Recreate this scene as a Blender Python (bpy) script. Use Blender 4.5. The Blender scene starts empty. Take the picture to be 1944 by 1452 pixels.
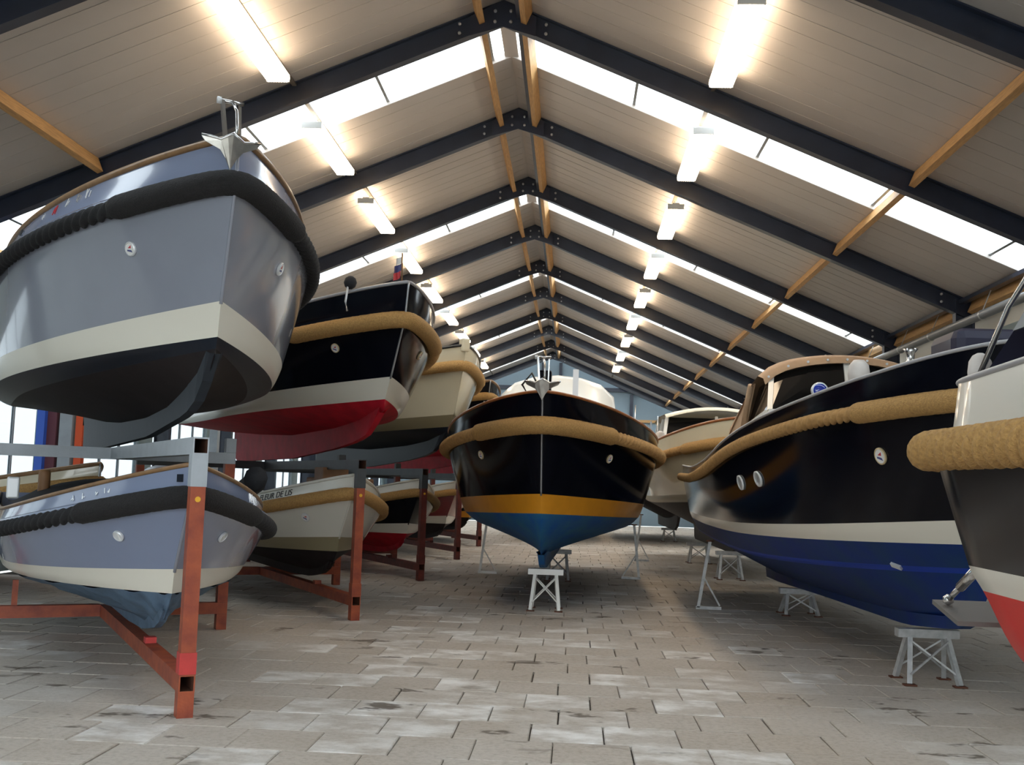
import bpy, math, random
from mathutils import Vector, Matrix
random.seed(7)
SC = bpy.context.scene
COL = SC.collection
# ---------------------------------------------------------------- camera, sky, exposure
CAMP = Vector((0, 0, 1.5)); FPX = 2100.0
YAW, PITCH, ROLL = .0573, .0948, .0335
_f = Vector((-math.sin(YAW)*math.cos(PITCH), math.cos(YAW)*math.cos(PITCH), math.sin(PITCH)))
_r = Vector((math.cos(YAW), math.sin(YAW), 0)); _u = _r.cross(_f)
_r2 = _r*math.cos(ROLL)+_u*math.sin(ROLL); _u2 = _u*math.cos(ROLL)-_r*math.sin(ROLL)
cd = bpy.data.cameras.new('camera'); cam = bpy.data.objects.new('camera', cd); COL.objects.link(cam)
cd.sensor_width = 36; cd.lens = 36*FPX/1944; cd.clip_start = .05; cd.clip_end = 300
cam.matrix_world = Matrix(((_r2.x, _u2.x, -_f.x, CAMP.x), (_r2.y, _u2.y, -_f.y, CAMP.y), (_r2.z, _u2.z, -_f.z, CAMP.z), (0, 0, 0, 1)))
SC.camera = cam
W = bpy.data.worlds.new('overcast_sky'); SC.world = W; W.use_nodes = True
W.node_tree.nodes['Background'].inputs[0].default_value = (.90, .965, 1.0, 1)
W.node_tree.nodes['Background'].inputs[1].default_value = 2.2
SC.view_settings.view_transform = 'Standard'; SC.view_settings.look = 'None'
SC.view_settings.gamma = 1; SC.view_settings.use_curve_mapping = False
SC.view_settings.exposure = 1.45
LAMP = 6.3          # radiance of the fluorescent lamps
SC.cycles.max_bounces = 8; SC.cycles.transparent_max_bounces = 12; SC.cycles.sample_clamp_indirect = 8
# hall measures (metres)
RX, RIDGE, TAN = -1.0435, 7.68, math.tan(.3963)
F0, BAY = 13.6, 4.0
XR, XL = 6.42, -8.5
Y0, Y1 = -4.4, 49.9
def roofz(x): return RIDGE-TAN*abs(x-RX)
def framey(k): return F0+BAY*k
def portal(name, loc, rot, sx, sy):
    l = bpy.data.lights.new(name, 'AREA'); l.shape = 'RECTANGLE'; l.size = sx; l.size_y = sy
    l.cycles.is_portal = True
    o = bpy.data.objects.new(name, l); COL.objects.link(o); o.location = loc; o.rotation_euler = rot
ALPHA = .3963
for k in (-2, 0, 2, 4, 6, 8):
    for s in (-1, 1):
        x = RX+s*3.9
        portal('sky_portal', (x, framey(k)+1.27, roofz(x)+.3), (0, s*ALPHA, 0), 7.2, 1.1)
portal('sky_portal', (XL-.3, 28, 1.9), (0, -math.pi/2, 0), 2.0, 40)
portal('sky_portal', (-1.4, Y0-.3, 2.15), (-math.pi/2, 0, 0), 11.6, 4.3)

# ---------------------------------------------------------------- helpers
def tag(o, label=None, cat=None, group=None, kind=None):
    if label: o['label'] = label
    if cat: o['category'] = cat
    if group: o['group'] = group
    if kind: o['kind'] = kind
    return o
def empty(name, loc=(0, 0, 0), rz=0, parent=None):
    o = bpy.data.objects.new(name, None); COL.objects.link(o); o.location = loc; o.rotation_euler = (0, 0, rz); o.parent = parent
    o.empty_display_size = .2
    return o
MATS = {}
def M(name): return MATS[name]
def mat(name, col, rough=.5, metal=0, coat=0, var=0, vscale=6, bump=0, bscale=40, col2=None, spec=.5, stretch=None):
    m = bpy.data.materials.new(name); m.use_nodes = True; nt = m.node_tree; b = nt.nodes['Principled BSDF']
    b.inputs['Base Color'].default_value = (*col, 1); b.inputs['Roughness'].default_value = rough
    b.inputs['Metallic'].default_value = metal; b.inputs['Coat Weight'].default_value = coat
    b.inputs['Coat Roughness'].default_value = .06; b.inputs['Specular IOR Level'].default_value = spec
    if var or bump:
        tc = nt.nodes.new('ShaderNodeTexCoord'); src = tc.outputs['Object']
        if stretch:
            mp = nt.nodes.new('ShaderNodeMapping'); mp.inputs['Scale'].default_value = stretch
            nt.links.new(src, mp.inputs[0]); src = mp.outputs[0]
    if var:
        n = nt.nodes.new('ShaderNodeTexNoise'); n.inputs['Scale'].default_value = vscale; n.inputs['Detail'].default_value = 5
        nt.links.new(src, n.inputs['Vector'])
        r = nt.nodes.new('ShaderNodeMapRange'); r.inputs[1].default_value = .35; r.inputs[2].default_value = .7
        nt.links.new(n.outputs['Fac'], r.inputs[0])
        mx = nt.nodes.new('ShaderNodeMix'); mx.data_type = 'RGBA'
        c2 = col2 or tuple(c*(1-var) for c in col)
        mx.inputs[6].default_value = (*col, 1); mx.inputs[7].default_value = (*c2, 1)
        nt.links.new(r.outputs[0], mx.inputs[0]); nt.links.new(mx.outputs[2], b.inputs['Base Color'])
    if bump:
        n2 = nt.nodes.new('ShaderNodeTexNoise'); n2.inputs['Scale'].default_value = bscale; n2.inputs['Detail'].default_value = 3
        nt.links.new(src, n2.inputs['Vector'])
        bp = nt.nodes.new('ShaderNodeBump'); bp.inputs['Strength'].default_value = bump; bp.inputs['Distance'].default_value = .01
        nt.links.new(n2.outputs['Fac'], bp.inputs['Height']); nt.links.new(bp.outputs[0], b.inputs['Normal'])
    MATS[name] = m
    return m
class MB:
    def __init__(s): s.v = []; s.f = []; s.inner = []
    def quad(s, a, b, c, d):
        i = len(s.v); s.v += [tuple(a), tuple(b), tuple(c), tuple(d)]; s.f.append((i, i+1, i+2, i+3)); return s
    def poly(s, pts):
        i = len(s.v); s.v += [tuple(p) for p in pts]; s.f.append(tuple(range(i, i+len(pts)))); return s
    def box(s, x0, x1, y0, y1, z0, z1):
        i = len(s.v)
        s.v += [(x0, y0, z0), (x1, y0, z0), (x1, y1, z0), (x0, y1, z0), (x0, y0, z1), (x1, y0, z1), (x1, y1, z1), (x0, y1, z1)]
        s.f += [tuple(i+j for j in q) for q in ((0, 3, 2, 1), (4, 5, 6, 7), (0, 1, 5, 4), (1, 2, 6, 5), (2, 3, 7, 6), (3, 0, 4, 7))]
        return s
    def bar(s, p, q, w, h=None, up=(0, 0, 1), hollow=False):
        p = Vector(p); q = Vector(q); h = h or w; t = (q-p).normalized(); up = Vector(up)
        if abs(t.dot(up)) > .98: up = Vector((1, 0, 0))
        a = t.cross(up).normalized(); b = a.cross(t); i = len(s.v)
        def ring(c, k): return [tuple(c+a*(k*x*w/2)+b*(k*y*h/2)) for x, y in ((-1, -1), (1, -1), (1, 1), (-1, 1))]
        s.v += ring(p, 1)+ring(q, 1)
        s.f += [tuple(i+j for j in f) for f in ((0, 1, 5, 4), (1, 2, 6, 5), (2, 3, 7, 6), (3, 0, 4, 7))]
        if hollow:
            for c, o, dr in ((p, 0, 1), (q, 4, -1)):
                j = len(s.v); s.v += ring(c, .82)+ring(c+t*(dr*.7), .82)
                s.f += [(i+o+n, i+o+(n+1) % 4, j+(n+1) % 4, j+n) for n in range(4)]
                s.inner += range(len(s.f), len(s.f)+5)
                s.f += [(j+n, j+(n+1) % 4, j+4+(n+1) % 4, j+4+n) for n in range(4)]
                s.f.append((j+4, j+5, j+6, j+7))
        else:
            s.f += [(i+3, i+2, i+1, i), (i+4, i+5, i+6, i+7)]
        return s
    def tube(s, path, r, n=10, cap=True, closed=False):
        path = [Vector(p) for p in path]; base = len(s.v); N = len(path)
        for k, p in enumerate(path):
            t = (path[min(k+1, N-1)]-path[max(k-1, 0)])
            if t.length < 1e-9: t = Vector((0, 1, 0))
            t.normalize(); up = Vector((0, 0, 1))
            if abs(t.dot(up)) > .97: up = Vector((0, 1, 0))
            a = t.cross(up).normalized(); b = a.cross(t)
            for j in range(n):
                th = 2*math.pi*j/n; rr = r(k, th) if callable(r) else (r[k] if isinstance(r, (list, tuple)) else r)
                s.v.append(tuple(p+a*(rr*math.cos(th))+b*(rr*math.sin(th))))
        for k in range(N-1):
            for j in range(n):
                s.f.append((base+k*n+j, base+(k+1)*n+j, base+(k+1)*n+(j+1) % n, base+k*n+(j+1) % n))
        if cap:
            s.f.append(tuple(base+j for j in range(n))); s.f.append(tuple(base+(N-1)*n+j for j in reversed(range(n))))
        return s
    def lathe(s, prof, n=20, M_=None):
        base = len(s.v)
        for r, z in prof:
            for j in range(n):
                th = 2*math.pi*j/n; p = Vector((r*math.cos(th), r*math.sin(th), z))
                s.v.append(tuple(M_ @ p if M_ else p))
        for k in range(len(prof)-1):
            for j in range(n):
                s.f.append((base+k*n+j, base+k*n+(j+1) % n, base+(k+1)*n+(j+1) % n, base+(k+1)*n+j))
        s.f.append(tuple(base+j for j in reversed(range(n)))); s.f.append(tuple(base+(len(prof)-1)*n+j for j in range(n)))
        return s
    def prism(s, pts, off):
        off = Vector(off); i = len(s.v); n = len(pts)
        s.v += [tuple(p) for p in pts]+[tuple(Vector(p)+off) for p in pts]
        s.f.append(tuple(i+j for j in reversed(range(n)))); s.f.append(tuple(i+n+j for j in range(n)))
        s.f += [(i+j, i+(j+1) % n, i+n+(j+1) % n, i+n+j) for j in range(n)]
        return s
    def grid(s, rows):
        i = len(s.v); n = len(rows[0])
        for r in rows: s.v += [tuple(p) for p in r]
        for a in range(len(rows)-1):
            for b in range(n-1):
                s.f.append((i+a*n+b, i+a*n+b+1, i+(a+1)*n+b+1, i+(a+1)*n+b))
        return s
    def mesh(s, name, m, smooth=False):
        me = bpy.data.meshes.new(name); me.from_pydata(s.v, [], s.f); me.update()
        if m: me.materials.append(M(m))
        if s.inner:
            me.materials.append(M('rust_and_shade'))  # rusty inside faces, coloured dark to stand in for shade in the openings
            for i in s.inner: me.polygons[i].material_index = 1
        if smooth: me.polygons.foreach_set('use_smooth', [True]*len(me.polygons))
        return me
    def build(s, name, m, parent=None, smooth=False, bevel=0):
        o = bpy.data.objects.new(name, s.mesh(name, m, smooth)); COL.objects.link(o); o.parent = parent
        if bevel:
            md = o.modifiers.new('edge', 'BEVEL'); md.width = bevel; md.segments = 2; md.limit_method = 'ANGLE'
        return o
def inst(name, me, parent, loc, rz=0):
    o = bpy.data.objects.new(name, me); COL.objects.link(o); o.parent = parent; o.location = loc; o.rotation_euler = (0, 0, rz)
    return o

# ---------------------------------------------------------------- materials
mat('panel', (.50, .46, .43), .38, 0, 0, .06, 1.5)
mat('steel_blue', (.022, .030, .055), .32, .0, .15, .25, 3)
mat('purlin_wood', (.52, .30, .12), .6, 0, 0, .3, 9, .2, 60, stretch=(6, .6, 6))
mat('wall_sheet', (.55, .56, .52), .45, 0, 0, .08, 2)
mat('wall_strip', (.22, .29, .31), .45)
mat('gable', (.20, .27, .32), .5, 0, 0, .1, 1)
mat('galv', (.42, .44, .45), .35, .8, 0, .2, 12)
mat('pipe', (.16, .17, .18), .35, .3)
mat('bolt', (.55, .57, .6), .3, .9)
mat('trunking', (.22, .18, .14), .5)
mat('lamp_body', (.8, .8, .78), .4)
mat('joint', (.055, .045, .037), .95)
mat('outside', (.35, .36, .33), .9, var=.3)
mat('grey_paint', (.245, .26, .315), .16, 0, .6, .05, 3)
mat('grey_paint_light', (.205, .245, .36), .18, 0, .6, .04, 3)
mat('black_rope', (.012, .012, .014), .85, 0, 0, .3, 30, .5, 160)
mat('tan_rope', (.50, .29, .105), .8, 0, 0, .35, 25, .5, 160, col2=(.36, .20, .07))
mat('tan_braid', (.48, .28, .09), .8, 0, 0, .3, 60, .9, 110, col2=(.33, .18, .06))
mat('black_braid', (.014, .013, .014), .9, 0, 0, .3, 60, .9, 110)
mat('cream_stripe', (.70, .67, .58), .25, 0, .3)
mat('black_blue', (.010, .013, .022), .4, 0, 0, spec=.2)
mat('dark_bottom', (.022, .017, .018), .55, var=.25, vscale=8, spec=.12)
mat('keel_grey', (.030, .036, .046), .5, var=.15, vscale=9, spec=.12)
mat('navy', (.003, .0036, .007), .12, 0, 0, spec=.13)
mat('white_paint', (.70, .69, .62), .2, 0, .5)
mat('cream_paint', (.66, .60, .44), .2, 0, .5, .04, 3)
mat('olive_stripe', (.26, .22, .13), .35)
mat('red_bottom', (.50, .012, .028), .55, 0, 0, .25, 5, col2=(.33, .008, .02), spec=.12)
mat('red_paint', (.19, .008, .014), .2, 0, .6)
mat('bright_red', (.58, .010, .007), .4, 0, 0, spec=.2)
mat('yellow_stripe', (.66, .27, .015), .3, 0, .3, .12, 6)
mat('blue_bottom', (.012, .085, .30), .55, 0, 0, .5, 4, col2=(.03, .13, .22), spec=.12)
mat('blue_bottom_deep', (.006, .028, .17), .5, 0, 0, .35, 3, col2=(.012, .045, .13), spec=.12)
mat('blue_rail', (.010, .045, .34), .45, spec=.12)
mat('tarp', (.11, .17, .25), .55, 0, 0, .3, 9, .25, 25, spec=.12)
mat('tarp_dark', (.012, .013, .017), .8, 0, 0, .2, 6, .5, 20)
mat('wood_rail', (.27, .15, .065), .45, 0, .2, .3, 14)
mat('teak', (.36, .12, .03), .4, 0, .4, .3, 14)
mat('deck', (.30, .28, .25), .7)
mat('steel', (.62, .62, .62), .18, 1)
mat('anchor_steel', (.45, .43, .40), .28, 1, 0, .25, 10)
mat('stem_strip', (.40, .42, .45), .3, .7)
mat('rail_grey', (.34, .34, .36), .35)
mat('silver', (.70, .72, .74), .35, .3)
mat('badge_ring', (.62, .50, .30), .35, .4)
mat('badge_white', (.75, .75, .73), .4)
mat('badge_red', (.50, .03, .04), .4)
mat('badge_blue', (.05, .06, .20), .4)
mat('letter_dark', (.03, .03, .03), .5)
mat('letter_chrome', (.75, .75, .75), .2, .8)
mat('rack_red', (.37, .080, .028), .5, 0, 0, .45, 7, .15, 60, col2=(.20, .034, .018))
mat('rack_bright', (.55, .045, .04), .45, 0, 0, .25, 9)
mat('rack_grey', (.40, .44, .48), .45, 0, 0, .15, 6, .1, 60)
mat('rack_dark', (.05, .055, .06), .5, 0, 0, .3, 7)
mat('rack_dark_red', (.16, .026, .016), .55, 0, 0, .45, 7, col2=(.07, .014, .01))
mat('rust_and_shade', (.14, .05, .025), .8, var=.4)  # rust on foot plates and pads; inside hollow beams also painted shade
mat('dot_yellow', (.75, .40, .02), .5)
mat('trestle', (.52, .53, .53), .45, .2, 0, .3, 15)
mat('glass_dark', (.008, .008, .008), .06, 0, .2)
mat('canvas_tan', (.52, .35, .22), .8, 0, 0, .15, 5, .3, 30)
mat('cabin_white', (.80, .79, .74), .3, 0, .3)
mat('cabin_cream', (.74, .69, .54), .3, 0, .3)
mat('canvas_navy', (.012, .012, .035), .6, 0, .1)
mat('fender', (.62, .57, .53), .45, var=.15)
mat('lens_blue', (.01, .03, .30), .12, 0, .5)
mat('blue_post', (.03, .10, .50), .4)
mat('orange_post', (.60, .075, .015), .45)
mat('grey_post', (.30, .34, .38), .5, var=.15)
mat('maroon', (.11, .03, .045), .6)
mat('brown_wood', (.26, .13, .055), .6, var=.3)
mat('grey_tarp', (.30, .33, .40), .4, 0, .2, .2, 4, .4, 8)
mat('tab_grey', (.13, .12, .11), .55, var=.1)
mat('clear_window', (.35, .38, .40), .08, 0, .6)
# lamp emission, translucent skylight, glass, pavers
m = bpy.data.materials.new('lamp_tube'); m.use_nodes = True; b = m.node_tree.nodes['Principled BSDF']
b.inputs['Base Color'].default_value = (.9, .85, .7, 1); b.inputs['Emission Color'].default_value = (1, .78, .54, 1); b.inputs['Emission Strength'].default_value = LAMP
MATS['lamp_tube'] = m
def glassy(name, tint, mixf, milky=None):
    m = bpy.data.materials.new(name); m.use_nodes = True; nt = m.node_tree; nt.nodes.clear()
    o = nt.nodes.new('ShaderNodeOutputMaterial'); t = nt.nodes.new('ShaderNodeBsdfTransparent'); t.inputs[0].default_value = (*tint, 1)
    g = nt.nodes.new('ShaderNodeBsdfTranslucent' if milky else 'ShaderNodeBsdfGlossy'); g.inputs[0].default_value = (*(milky or (1, 1, 1)), 1)
    if not milky: g.inputs['Roughness'].default_value = .03
    mx = nt.nodes.new('ShaderNodeMixShader'); mx.inputs[0].default_value = mixf
    nt.links.new(t.outputs[0], mx.inputs[1]); nt.links.new(g.outputs[0], mx.inputs[2]); nt.links.new(mx.outputs[0], o.inputs[0])
    MATS[name] = m
glassy('skylight_sheet', (.97, .99, 1), .12, (.9, .93, .95))
glassy('pane_glass', (.45, .47, .48), .06)
def paver_mat(name, objrand):
    m = bpy.data.materials.new(name); m.use_nodes = True; nt = m.node_tree; N = nt.nodes; Lk = nt.links; b = N['Principled BSDF']
    geo = N.new('ShaderNodeNewGeometry')
    if objrand: rnd = N.new('ShaderNodeObjectInfo').outputs['Random']
    else:
        at = N.new('ShaderNodeAttribute'); at.attribute_name = 'rnd'; rnd = at.outputs['Fac']
    def noise(sc, det, rough=.55, strx=None):
        n = N.new('ShaderNodeTexNoise'); n.inputs['Scale'].default_value = sc; n.inputs['Detail'].default_value = det; n.inputs['Roughness'].default_value = rough
        if strx:
            mp = N.new('ShaderNodeMapping'); mp.inputs['Scale'].default_value = strx; Lk.new(geo.outputs['Position'], mp.inputs[0]); Lk.new(mp.outputs[0], n.inputs['Vector'])
        else: Lk.new(geo.outputs['Position'], n.inputs['Vector'])
        return n.outputs['Fac']
    def rng(src, a, b_, c=0, d=1):
        r = N.new('ShaderNodeMapRange'); r.inputs[1].default_value = a; r.inputs[2].default_value = b_; r.inputs[3].default_value = c; r.inputs[4].default_value = d
        Lk.new(src, r.inputs[0]); return r.outputs[0]
    def mth(op, a, b_):
        q = N.new('ShaderNodeMath'); q.operation = op
        for i, x in enumerate((a, b_)):
            if isinstance(x, (int, float)): q.inputs[i].default_value = x
            else: Lk.new(x, q.inputs[i])
        return q.outputs[0]
    def mix(f, a, b_):
        q = N.new('ShaderNodeMix'); q.data_type = 'RGBA'
        Lk.new(f, q.inputs[0])
        for i, x in ((6, a), (7, b_)):
            if isinstance(x, tuple): q.inputs[i].default_value = (*x, 1)
            else: Lk.new(x, q.inputs[i])
        return q.outputs[2]
    c = mix(rng(noise(1.1, 4), .35, .68), (.44, .385, .325), (.50, .455, .405))
    c = mix(mth('MULTIPLY', rng(noise(26, 6, .7), .45, .75), .55), c, (.20, .165, .13))
    c = mix(mth('MULTIPLY', rng(rnd, 0, 1), .35), c, (.52, .49, .45))
    # lime bloom: pale powdery patches on some slabs, most along the aisle
    sx = N.new('ShaderNodeSeparateXYZ'); Lk.new(geo.outputs['Position'], sx.inputs[0])
    aisle = mth('MULTIPLY', rng(sx.outputs[0], -3.3, -1.2), mth('SUBTRACT', 1.0, rng(sx.outputs[0], .3, 2.6)))
    aisle = mth('MULTIPLY', aisle, mth('SUBTRACT', 1.0, rng(sx.outputs[1], 13, 19)))
    pick = mth('ADD', rnd, mth('MULTIPLY', noise(.9, 2), .9))
    thr = mth('ADD', mth('MULTIPLY', aisle, .42), pick)
    f = mth('MULTIPLY', rng(thr, 1.25, 1.6), rng(noise(3.2, 5, .62, (.8, 1.1, 1)), .42, .66))
    c = mix(mth('MULTIPLY', f, .9), c, (.82, .81, .79))
    # oily dark marks
    d = mth('MULTIPLY', rng(noise(2.3, 4, .6, (.8, 1.4, 1)), .61, .65), rng(noise(.5, 1), .45, .55))
    c = mix(mth('MULTIPLY', d, .8), c, (.075, .055, .04))
    Lk.new(c, b.inputs['Base Color'])
    Lk.new(rng(noise(4, 3), .3, .7, .7, .9), b.inputs['Roughness']); b.inputs['Specular IOR Level'].default_value = .25
    bp = N.new('ShaderNodeBump'); bp.inputs['Strength'].default_value = .35; bp.inputs['Distance'].default_value = .006
    Lk.new(noise(45, 5, .7), bp.inputs['Height']); Lk.new(bp.outputs[0], b.inputs['Normal'])
    MATS[name] = m
paver_mat('paver', True); paver_mat('paver_mass', False)

# ---------------------------------------------------------------- floor of slabs
def project(p):
    d = Vector(p)-CAMP; z = d.dot(_f)
    if z < .1: return None
    return 972+FPX*d.dot(_r2)/z, 726-FPX*d.dot(_u2)/z, z
floor = MB().box(XL, XR, Y0, Y1, -.12, -.028).build('floor', 'joint')
tag(floor, 'hall floor paved with worn pale concrete slabs', 'floor', kind='structure')
PW, PD = .458, .508
cells = []
ny = int((Y1-Y0)/PD); nx = int((XR-XL)/PW)
for j in range(ny):
    off = (.5*PW if j % 2 else 0)+random.uniform(-.05, .05)
    for i in range(-1, nx+1):
        x0 = XL+i*PW+off; y0 = Y0+j*PD
        if x0 < XL+.01 or x0+PW > XR: continue
        cells.append((x0+PW/2, y0+PD/2))
def seen(c):
    q = project((c[0], c[1], 0))
    return q is not None and -40 < q[0] < 1984 and q[1] < 1500
near = sorted([c for c in cells if seen(c)], key=lambda c: c[0]**2+c[1]**2)[:300]
nearset = set(near)
def paver_mb(g=.005, ch=.006, mb=None, ox=0, oy=0, oz=0, w=PW, d=PD):
    mb = mb or MB(); i = len(mb.v); a, e = w/2-g, d/2-g
    for z, k in ((-.045, 0), (-ch, 0), (0, ch)):
        mb.v += [(ox+sx*(a-k), oy+sy*(e-k), oz+z) for sx, sy in ((-1, -1), (1, -1), (1, 1), (-1, 1))]
    for l in (0, 4): mb.f += [(i+l+n, i+l+(n+1) % 4, i+l+4+(n+1) % 4, i+l+4+n) for n in range(4)]
    mb.f.append((i+8, i+9, i+10, i+11)); return mb
variants = [paver_mb(g).mesh('paver', 'paver') for g in (.002, .0025, .003, .004, .007)]
for c in near:
    o = inst('paver', random.choice(variants), floor, (c[0], c[1], random.uniform(-.004, .001)), random.choice((0, math.pi)))
    o.rotation_euler = (random.uniform(-.005, .005), random.uniform(-.005, .005), o.rotation_euler[2]+random.uniform(-.006, .006))
mb = MB(); rv = []
for c in cells:
    if c in nearset: continue
    paver_mb(random.choice((.003, .004, .007)), .005, mb, c[0], c[1], random.uniform(-.004, .001)); rv += [random.random()]*9
o = mb.build('distant_pavers', 'paver_mass', floor); o['kind'] = 'stuff'
a = o.data.attributes.new('rnd', 'FLOAT', 'FACE'); a.data.foreach_set('value', rv)
g = MB().box(-90, 90, -90, 140, -.4, -.3).build('ground', 'outside'); tag(g, 'yard ground outside the hall', 'ground', kind='structure')

# ---------------------------------------------------------------- roof, frames, walls
ceil = empty('ceiling', (RX, 0, RIDGE)); tag(ceil, 'pitched ceiling of pale ribbed insulated roof panels on timber purlins', 'ceiling', kind='structure')
SLX = 7.62   # horizontal run of a roof slope
def panel_mesh(s, w):
    t, c = .09, .006; nx_, nz_ = s*SLX, -TAN*SLX; mb = MB()
    prof = [(c, 0), (w-c, 0), (w, c), (w, t), (0, t), (0, c)]
    n = Vector((s*math.sin(ALPHA), 0, math.cos(ALPHA)))
    A = [Vector((0, y, 0))+n*z for y, z in prof]; B = [p+Vector((nx_, 0, nz_)) for p in A]
    i = len(mb.v); mb.v += [tuple(p) for p in A+B]; k = len(prof)
    mb.f += [(i+j, i+(j+1) % k, i+k+(j+1) % k, i+k+j) for j in range(k)]; mb.f += [tuple(range(k)), tuple(reversed(range(k, 2*k)))]
    # shallow stiffening ribs pressed into the underside
    for q in (.33, .67):
        y = w*q
        a_ = Vector((0, y-.012, 0))-n*.0; 
        mb.bar(Vector((s*.05, y, -TAN*.05))-n*.003, Vector((nx_*.995, y, nz_*.995))-n*.003, 0.016, .004, up=n)
    return mb.mesh('roof_panel', 'panel')
PM = {(s, w): panel_mesh(s, w) for s in (-1, 1) for w in (.7, 1.1, 1.0, 1.05, .95, .8)}
wn = 0
SKY0 = .7
for k in range(-5, 9):
    for s in (-1, 1):
        y = framey(k)
        if k % 2 == 0:
            SKY1 = {2: 1.9, 4: 2.1, 6: 2.4, 8: 2.6}.get(k, 1.8); rw = round((BAY-SKY1)/2, 3)
            segs = [(.7, 0), (rw, SKY1), (rw, SKY1+rw)]
            wn += 1
            w = empty('window_%d' % wn, (RX, y, RIDGE)); side = 'right' if s > 0 else 'left'
            nth = {-4: 'sixth', -2: 'fifth', 0: 'nearest', 2: 'second', 4: 'third', 6: 'fourth', 8: 'farthest'}[k]
            tag(w, 'bright translucent skylight strip in the %s roof slope, %s' % (side, {'nearest': 'nearest of the row', 'second': 'second of the row', 'third': 'third of the row', 'fourth': 'fourth of the row', 'farthest': 'last before the gable wall'}.get(nth, 'behind the viewer' if k == -2 else 'by the entrance')), 'skylight', kind='structure')
            n = Vector((s*math.sin(ALPHA), 0, math.cos(ALPHA)))
            cuts = [.25, 1.75, 3.5, 5.1, 6.7, SLX]
            for a_, b_ in zip(cuts[:-1], cuts[1:]):
                P = [Vector((s*xx, yy, -TAN*xx))+n*.055 for xx, yy in ((a_+.02, SKY0+.01), (b_-.02, SKY0+.01), (b_-.02, SKY1-.01), (a_+.02, SKY1-.01))]
                MB().prism(P, n*.012).build('pane', 'skylight_sheet', w)
            for b_ in cuts[:-1]:
                MB().bar(Vector((s*b_, SKY0, -TAN*b_))+n*.06, Vector((s*b_, SKY1, -TAN*b_))+n*.06, .04, .03, up=n).build('glazing_bar', 'galv', w)
        else: segs = [(1.0, 0), (1.0, 1), (1.0, 2), (1.0, 3)]
        for wd, oy in segs: inst('roof_panel', PM[(s, wd)], ceil, (0, y+oy, 0))
        # timber purlins between the frames
        for px in (.30, 5.13, 7.22):
            c = .055
            P0 = Vector((s*px, y+.08, -TAN*px-.11)); P1 = Vector((s*px, y+BAY-.08, -TAN*px-.11))
            MB().bar(P0, P1, .075, .19, up=Vector((s*math.sin(ALPHA), 0, math.cos(ALPHA)))).build('purlin', 'purlin_wood', ceil)
    MB().box(-.1, .1, framey(k), framey(k)+BAY, .0, .13).build('ridge_cap', 'panel', ceil)
    MB().bar((.20, framey(k)+.08, -.21), (.20, framey(k)+BAY-.08, -.21), .05, .12).build('ridge_tie', 'steel_blue', ceil)
def rafter_mesh(s):
    mb = MB(); n = Vector((s*math.sin(ALPHA), 0, math.cos(ALPHA))); d = Vector((s, 0, -TAN))
    for z, h, wdt in ((-.012, .016, .15), (-.140, .24, .012), (-.268, .016, .15)):
        a_ = n*z; mb.bar(a_+d*.0, a_+d*7.3, wdt, h, up=n)
    return mb.mesh('rafter', 'steel_blue')
def column_mesh(s):
    mb = MB(); x = s*7.12; zt = -TAN*7.12-.02; zb = -RIDGE
    for dx, wdt, yy in ((-.14, .014, .15), (0, .27, .012), (.14, .014, .15)):
        mb.box(x+dx-wdt/2, x+dx+wdt/2, -yy/2, yy/2, zb, zt)
    return mb.mesh('column', 'steel_blue')
RM = {s: rafter_mesh(s) for s in (-1, 1)}; CM = {s: column_mesh(s) for s in (-1, 1)}
apex = MB().prism([(-.42, -.09, -.05-.42*TAN), (-.42, -.09, -.31-.42*TAN), (0, -.09, -.36), (.42, -.09, -.31-.42*TAN), (.42, -.09, -.05-.42*TAN), (0, -.09, -.02)], (0, .02, 0)).mesh('apex_plate', 'steel_blue')
bolt = MB().lathe([(.022, 0), (.022, .02), (.012, .03)], 8, Matrix.Rotation(math.pi/2, 4, 'X')).mesh('bolt', 'bolt')
ORD = ['first', 'second', 'third', 'fourth', 'fifth', 'sixth', 'seventh', 'eighth', 'ninth', 'tenth', 'eleventh', 'twelfth', 'thirteenth', 'fourteenth', 'fifteenth']
for k in range(-4, 10):
    fr = empty('portal_beam', (RX, framey(k), RIDGE))
    pos = {-4: 'frame by the entrance', -3: 'frame just behind the viewer', -2: 'frame overhead of the viewer', -1: 'frame crossing the top picture corners', 9: 'frame against the gable end wall'}.get(k, '%s complete gabled frame counted from the front' % ORD[max(k, 0)])
    tag(fr, 'dark blue steel portal %s' % pos, 'roof frame', kind='structure')
    for s in (-1, 1):
        inst('rafter', RM[s], fr, (0, 0, 0)); inst('column', CM[s], fr, (0, 0, 0))
        for xx, zz in ((6.75, -.1), (6.75, -.22), (.55, -.1), (.55, -.22), (.1, -.12), (.1, -.26)):
            inst('bolt', bolt, fr, (s*xx, -.075 if xx > .4 else -.09, -TAN*xx+zz))
    inst('apex_plate', apex, fr, (0, 0, 0))
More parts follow.
